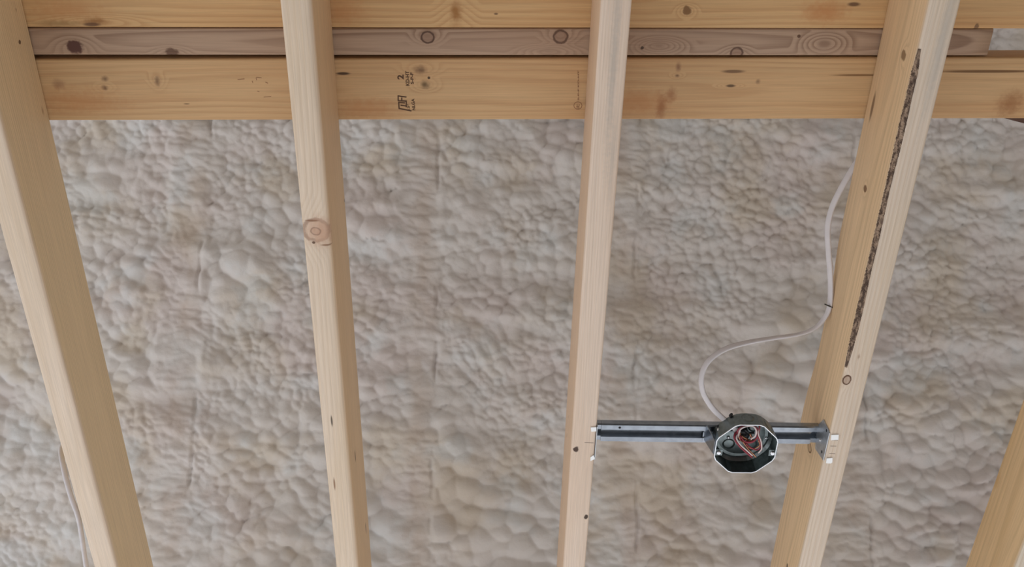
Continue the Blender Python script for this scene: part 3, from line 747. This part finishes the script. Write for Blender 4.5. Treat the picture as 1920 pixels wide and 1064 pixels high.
# the flat cable turns its broad side: towards the viewer near the box and the joist, edge-on along the loop
nn = []
for i, p in enumerate(pts):
    f = i / (len(pts) - 1); view = (CAM - p).normalized()
    tdir = (pts[min(i + 1, len(pts) - 1)] - pts[max(i - 1, 0)]).normalized(); side = tdir.cross(view).normalized()
    tw = 0.35 + 0.75 * math.exp(-((f - .5) / .13) ** 2)
    nn.append(view * math.cos(tw) + side * math.sin(tw))
cable = empty('power_cable', pts[0]); tag(cable, 'white flat cable looping from the knotty joist down to the octagonal box', 'cable')
IC = Matrix.Translation(-pts[0])
def cpart(name, pts, prof, mat, normals=None):
    return sweep(name, [IC @ p for p in pts], prof, mat, cable, normals)
cpart('cable_jacket', pts, stadium(.0098, .0046), M_CABLE, nn)
def wire(rows, mat, r=.0014, name='wire', lab=None):
    o = cpart(name, catmull([on_z(px, py, RIM + dz) for px, py, dz in rows], 6), circle(r, 7), mat)
    if lab: o['label'] = lab
wire([(1384, 812, .030), (1379, 812, .022), (1377, 822, .016), (1384, 834, .012), (1396, 846, .010), (1410, 858, .008)], M_RED, .0016, lab='red wire')
wire([(1388, 810, .030), (1383, 815, .020), (1381, 822, .014), (1388, 834, .010), (1400, 845, .008), (1411, 855, .007)], M_WHITE, .0013, lab='white wire')
wire([(1384, 820, .020), (1388, 806, .018), (1400, 800, .016), (1412, 800, .014), (1418, 808, .013), (1416, 818, .014), (1408, 824, .016)], M_WHITE, .0014, lab='white wire')
wire([(1382, 822, .024), (1383, 808, .020), (1394, 799, .020), (1410, 798, .018), (1421, 806, .016), (1420, 820, .016), (1410, 829, .014), (1396, 828, .014), (1388, 818, .018)], M_RED, .0015, lab='red wire')
wire([(1386, 816, .026), (1390, 826, .018), (1400, 831, .016), (1412, 829, .016), (1420, 820, .018), (1424, 806, .016), (1424, 798, .020)], M_RED, .0013, lab='red wire')
wire([(1388, 812, .026), (1386, 820, .022), (1392, 828, .019), (1402, 829, .018), (1410, 824, .020), (1406, 814, .024)], M_COPPER, .0021, lab='bare copper wire')
wire([(1390, 818, .024), (1396, 822, .022), (1403, 826, .022)], M_COPPER, .0022, lab='bare copper wire')
wire([(1423, 800, .020), (1422, 814, .012), (1427, 828, .008), (1428, 842, .008), (1422, 850, .008)], M_WHITE, .0012, lab='white wire')
wire([(1420, 806, .020), (1421, 820, .014), (1427, 834, .012), (1420, 844, .012), (1408, 840, .012), (1398, 832, .014)], M_RED, .0014, lab='red wire')
wire([(1400, 838, .016), (1412, 842, .018), (1424, 836, .018), (1422, 826, .02)], M_COPPER, .0012, lab='bare copper wire')
wire([(1392, 828, .015), (1402, 842, .012), (1412, 852, .010), (1418, 858, .010)], M_COPPER, .0012, lab='bare copper wire')
wire([(1396, 806, .028), (1404, 812, .026), (1414, 812, .026)], M_BLACK, .0022, lab='black wire')

# staple holding the cable to the joist
sc_ = on_z(1554, 574, ZB + .104); view = (CAM - sc_).normalized()
a = on_z(1547, 571, ZB + .104); b = on_z(1561, 577, ZB + .104); up = view * .0048
st = sweep('cable_staple', catmull([a - view * .006, a + up * .6, a + (b - a) * .3 + up, a + (b - a) * .7 + up, b + up * .6, b - view * .006], 4), circle(.0011, 6), M_STAPLE)
tag(st, 'small dark wire staple pinning the white cable to the knotty joist', 'staple')

# second cable along the left joist
rows = [(140, 800, .060), (121, 828, .050), (114.5, 845, .036), (117, 866, .022), (123.5, 898, .012), (134, 934, .008), (146, 968, .008), (152.5, 1002, .010), (158, 1040, .012), (164, 1078, .014), (176, 1130, .016), (190, 1180, .02)]
pts = catmull(path(rows), 8); nn = []
for p in pts:
    view = (CAM - p).normalized(); nn.append((Vector((1, 0, 0)) * .85 + view * .53).normalized())
o = sweep('power_cable', pts, stadium(.0098, .0044), M_CABLE, None, nn)
tag(o, 'white cable hanging loose beside the leftmost joist at lower left', 'cable')
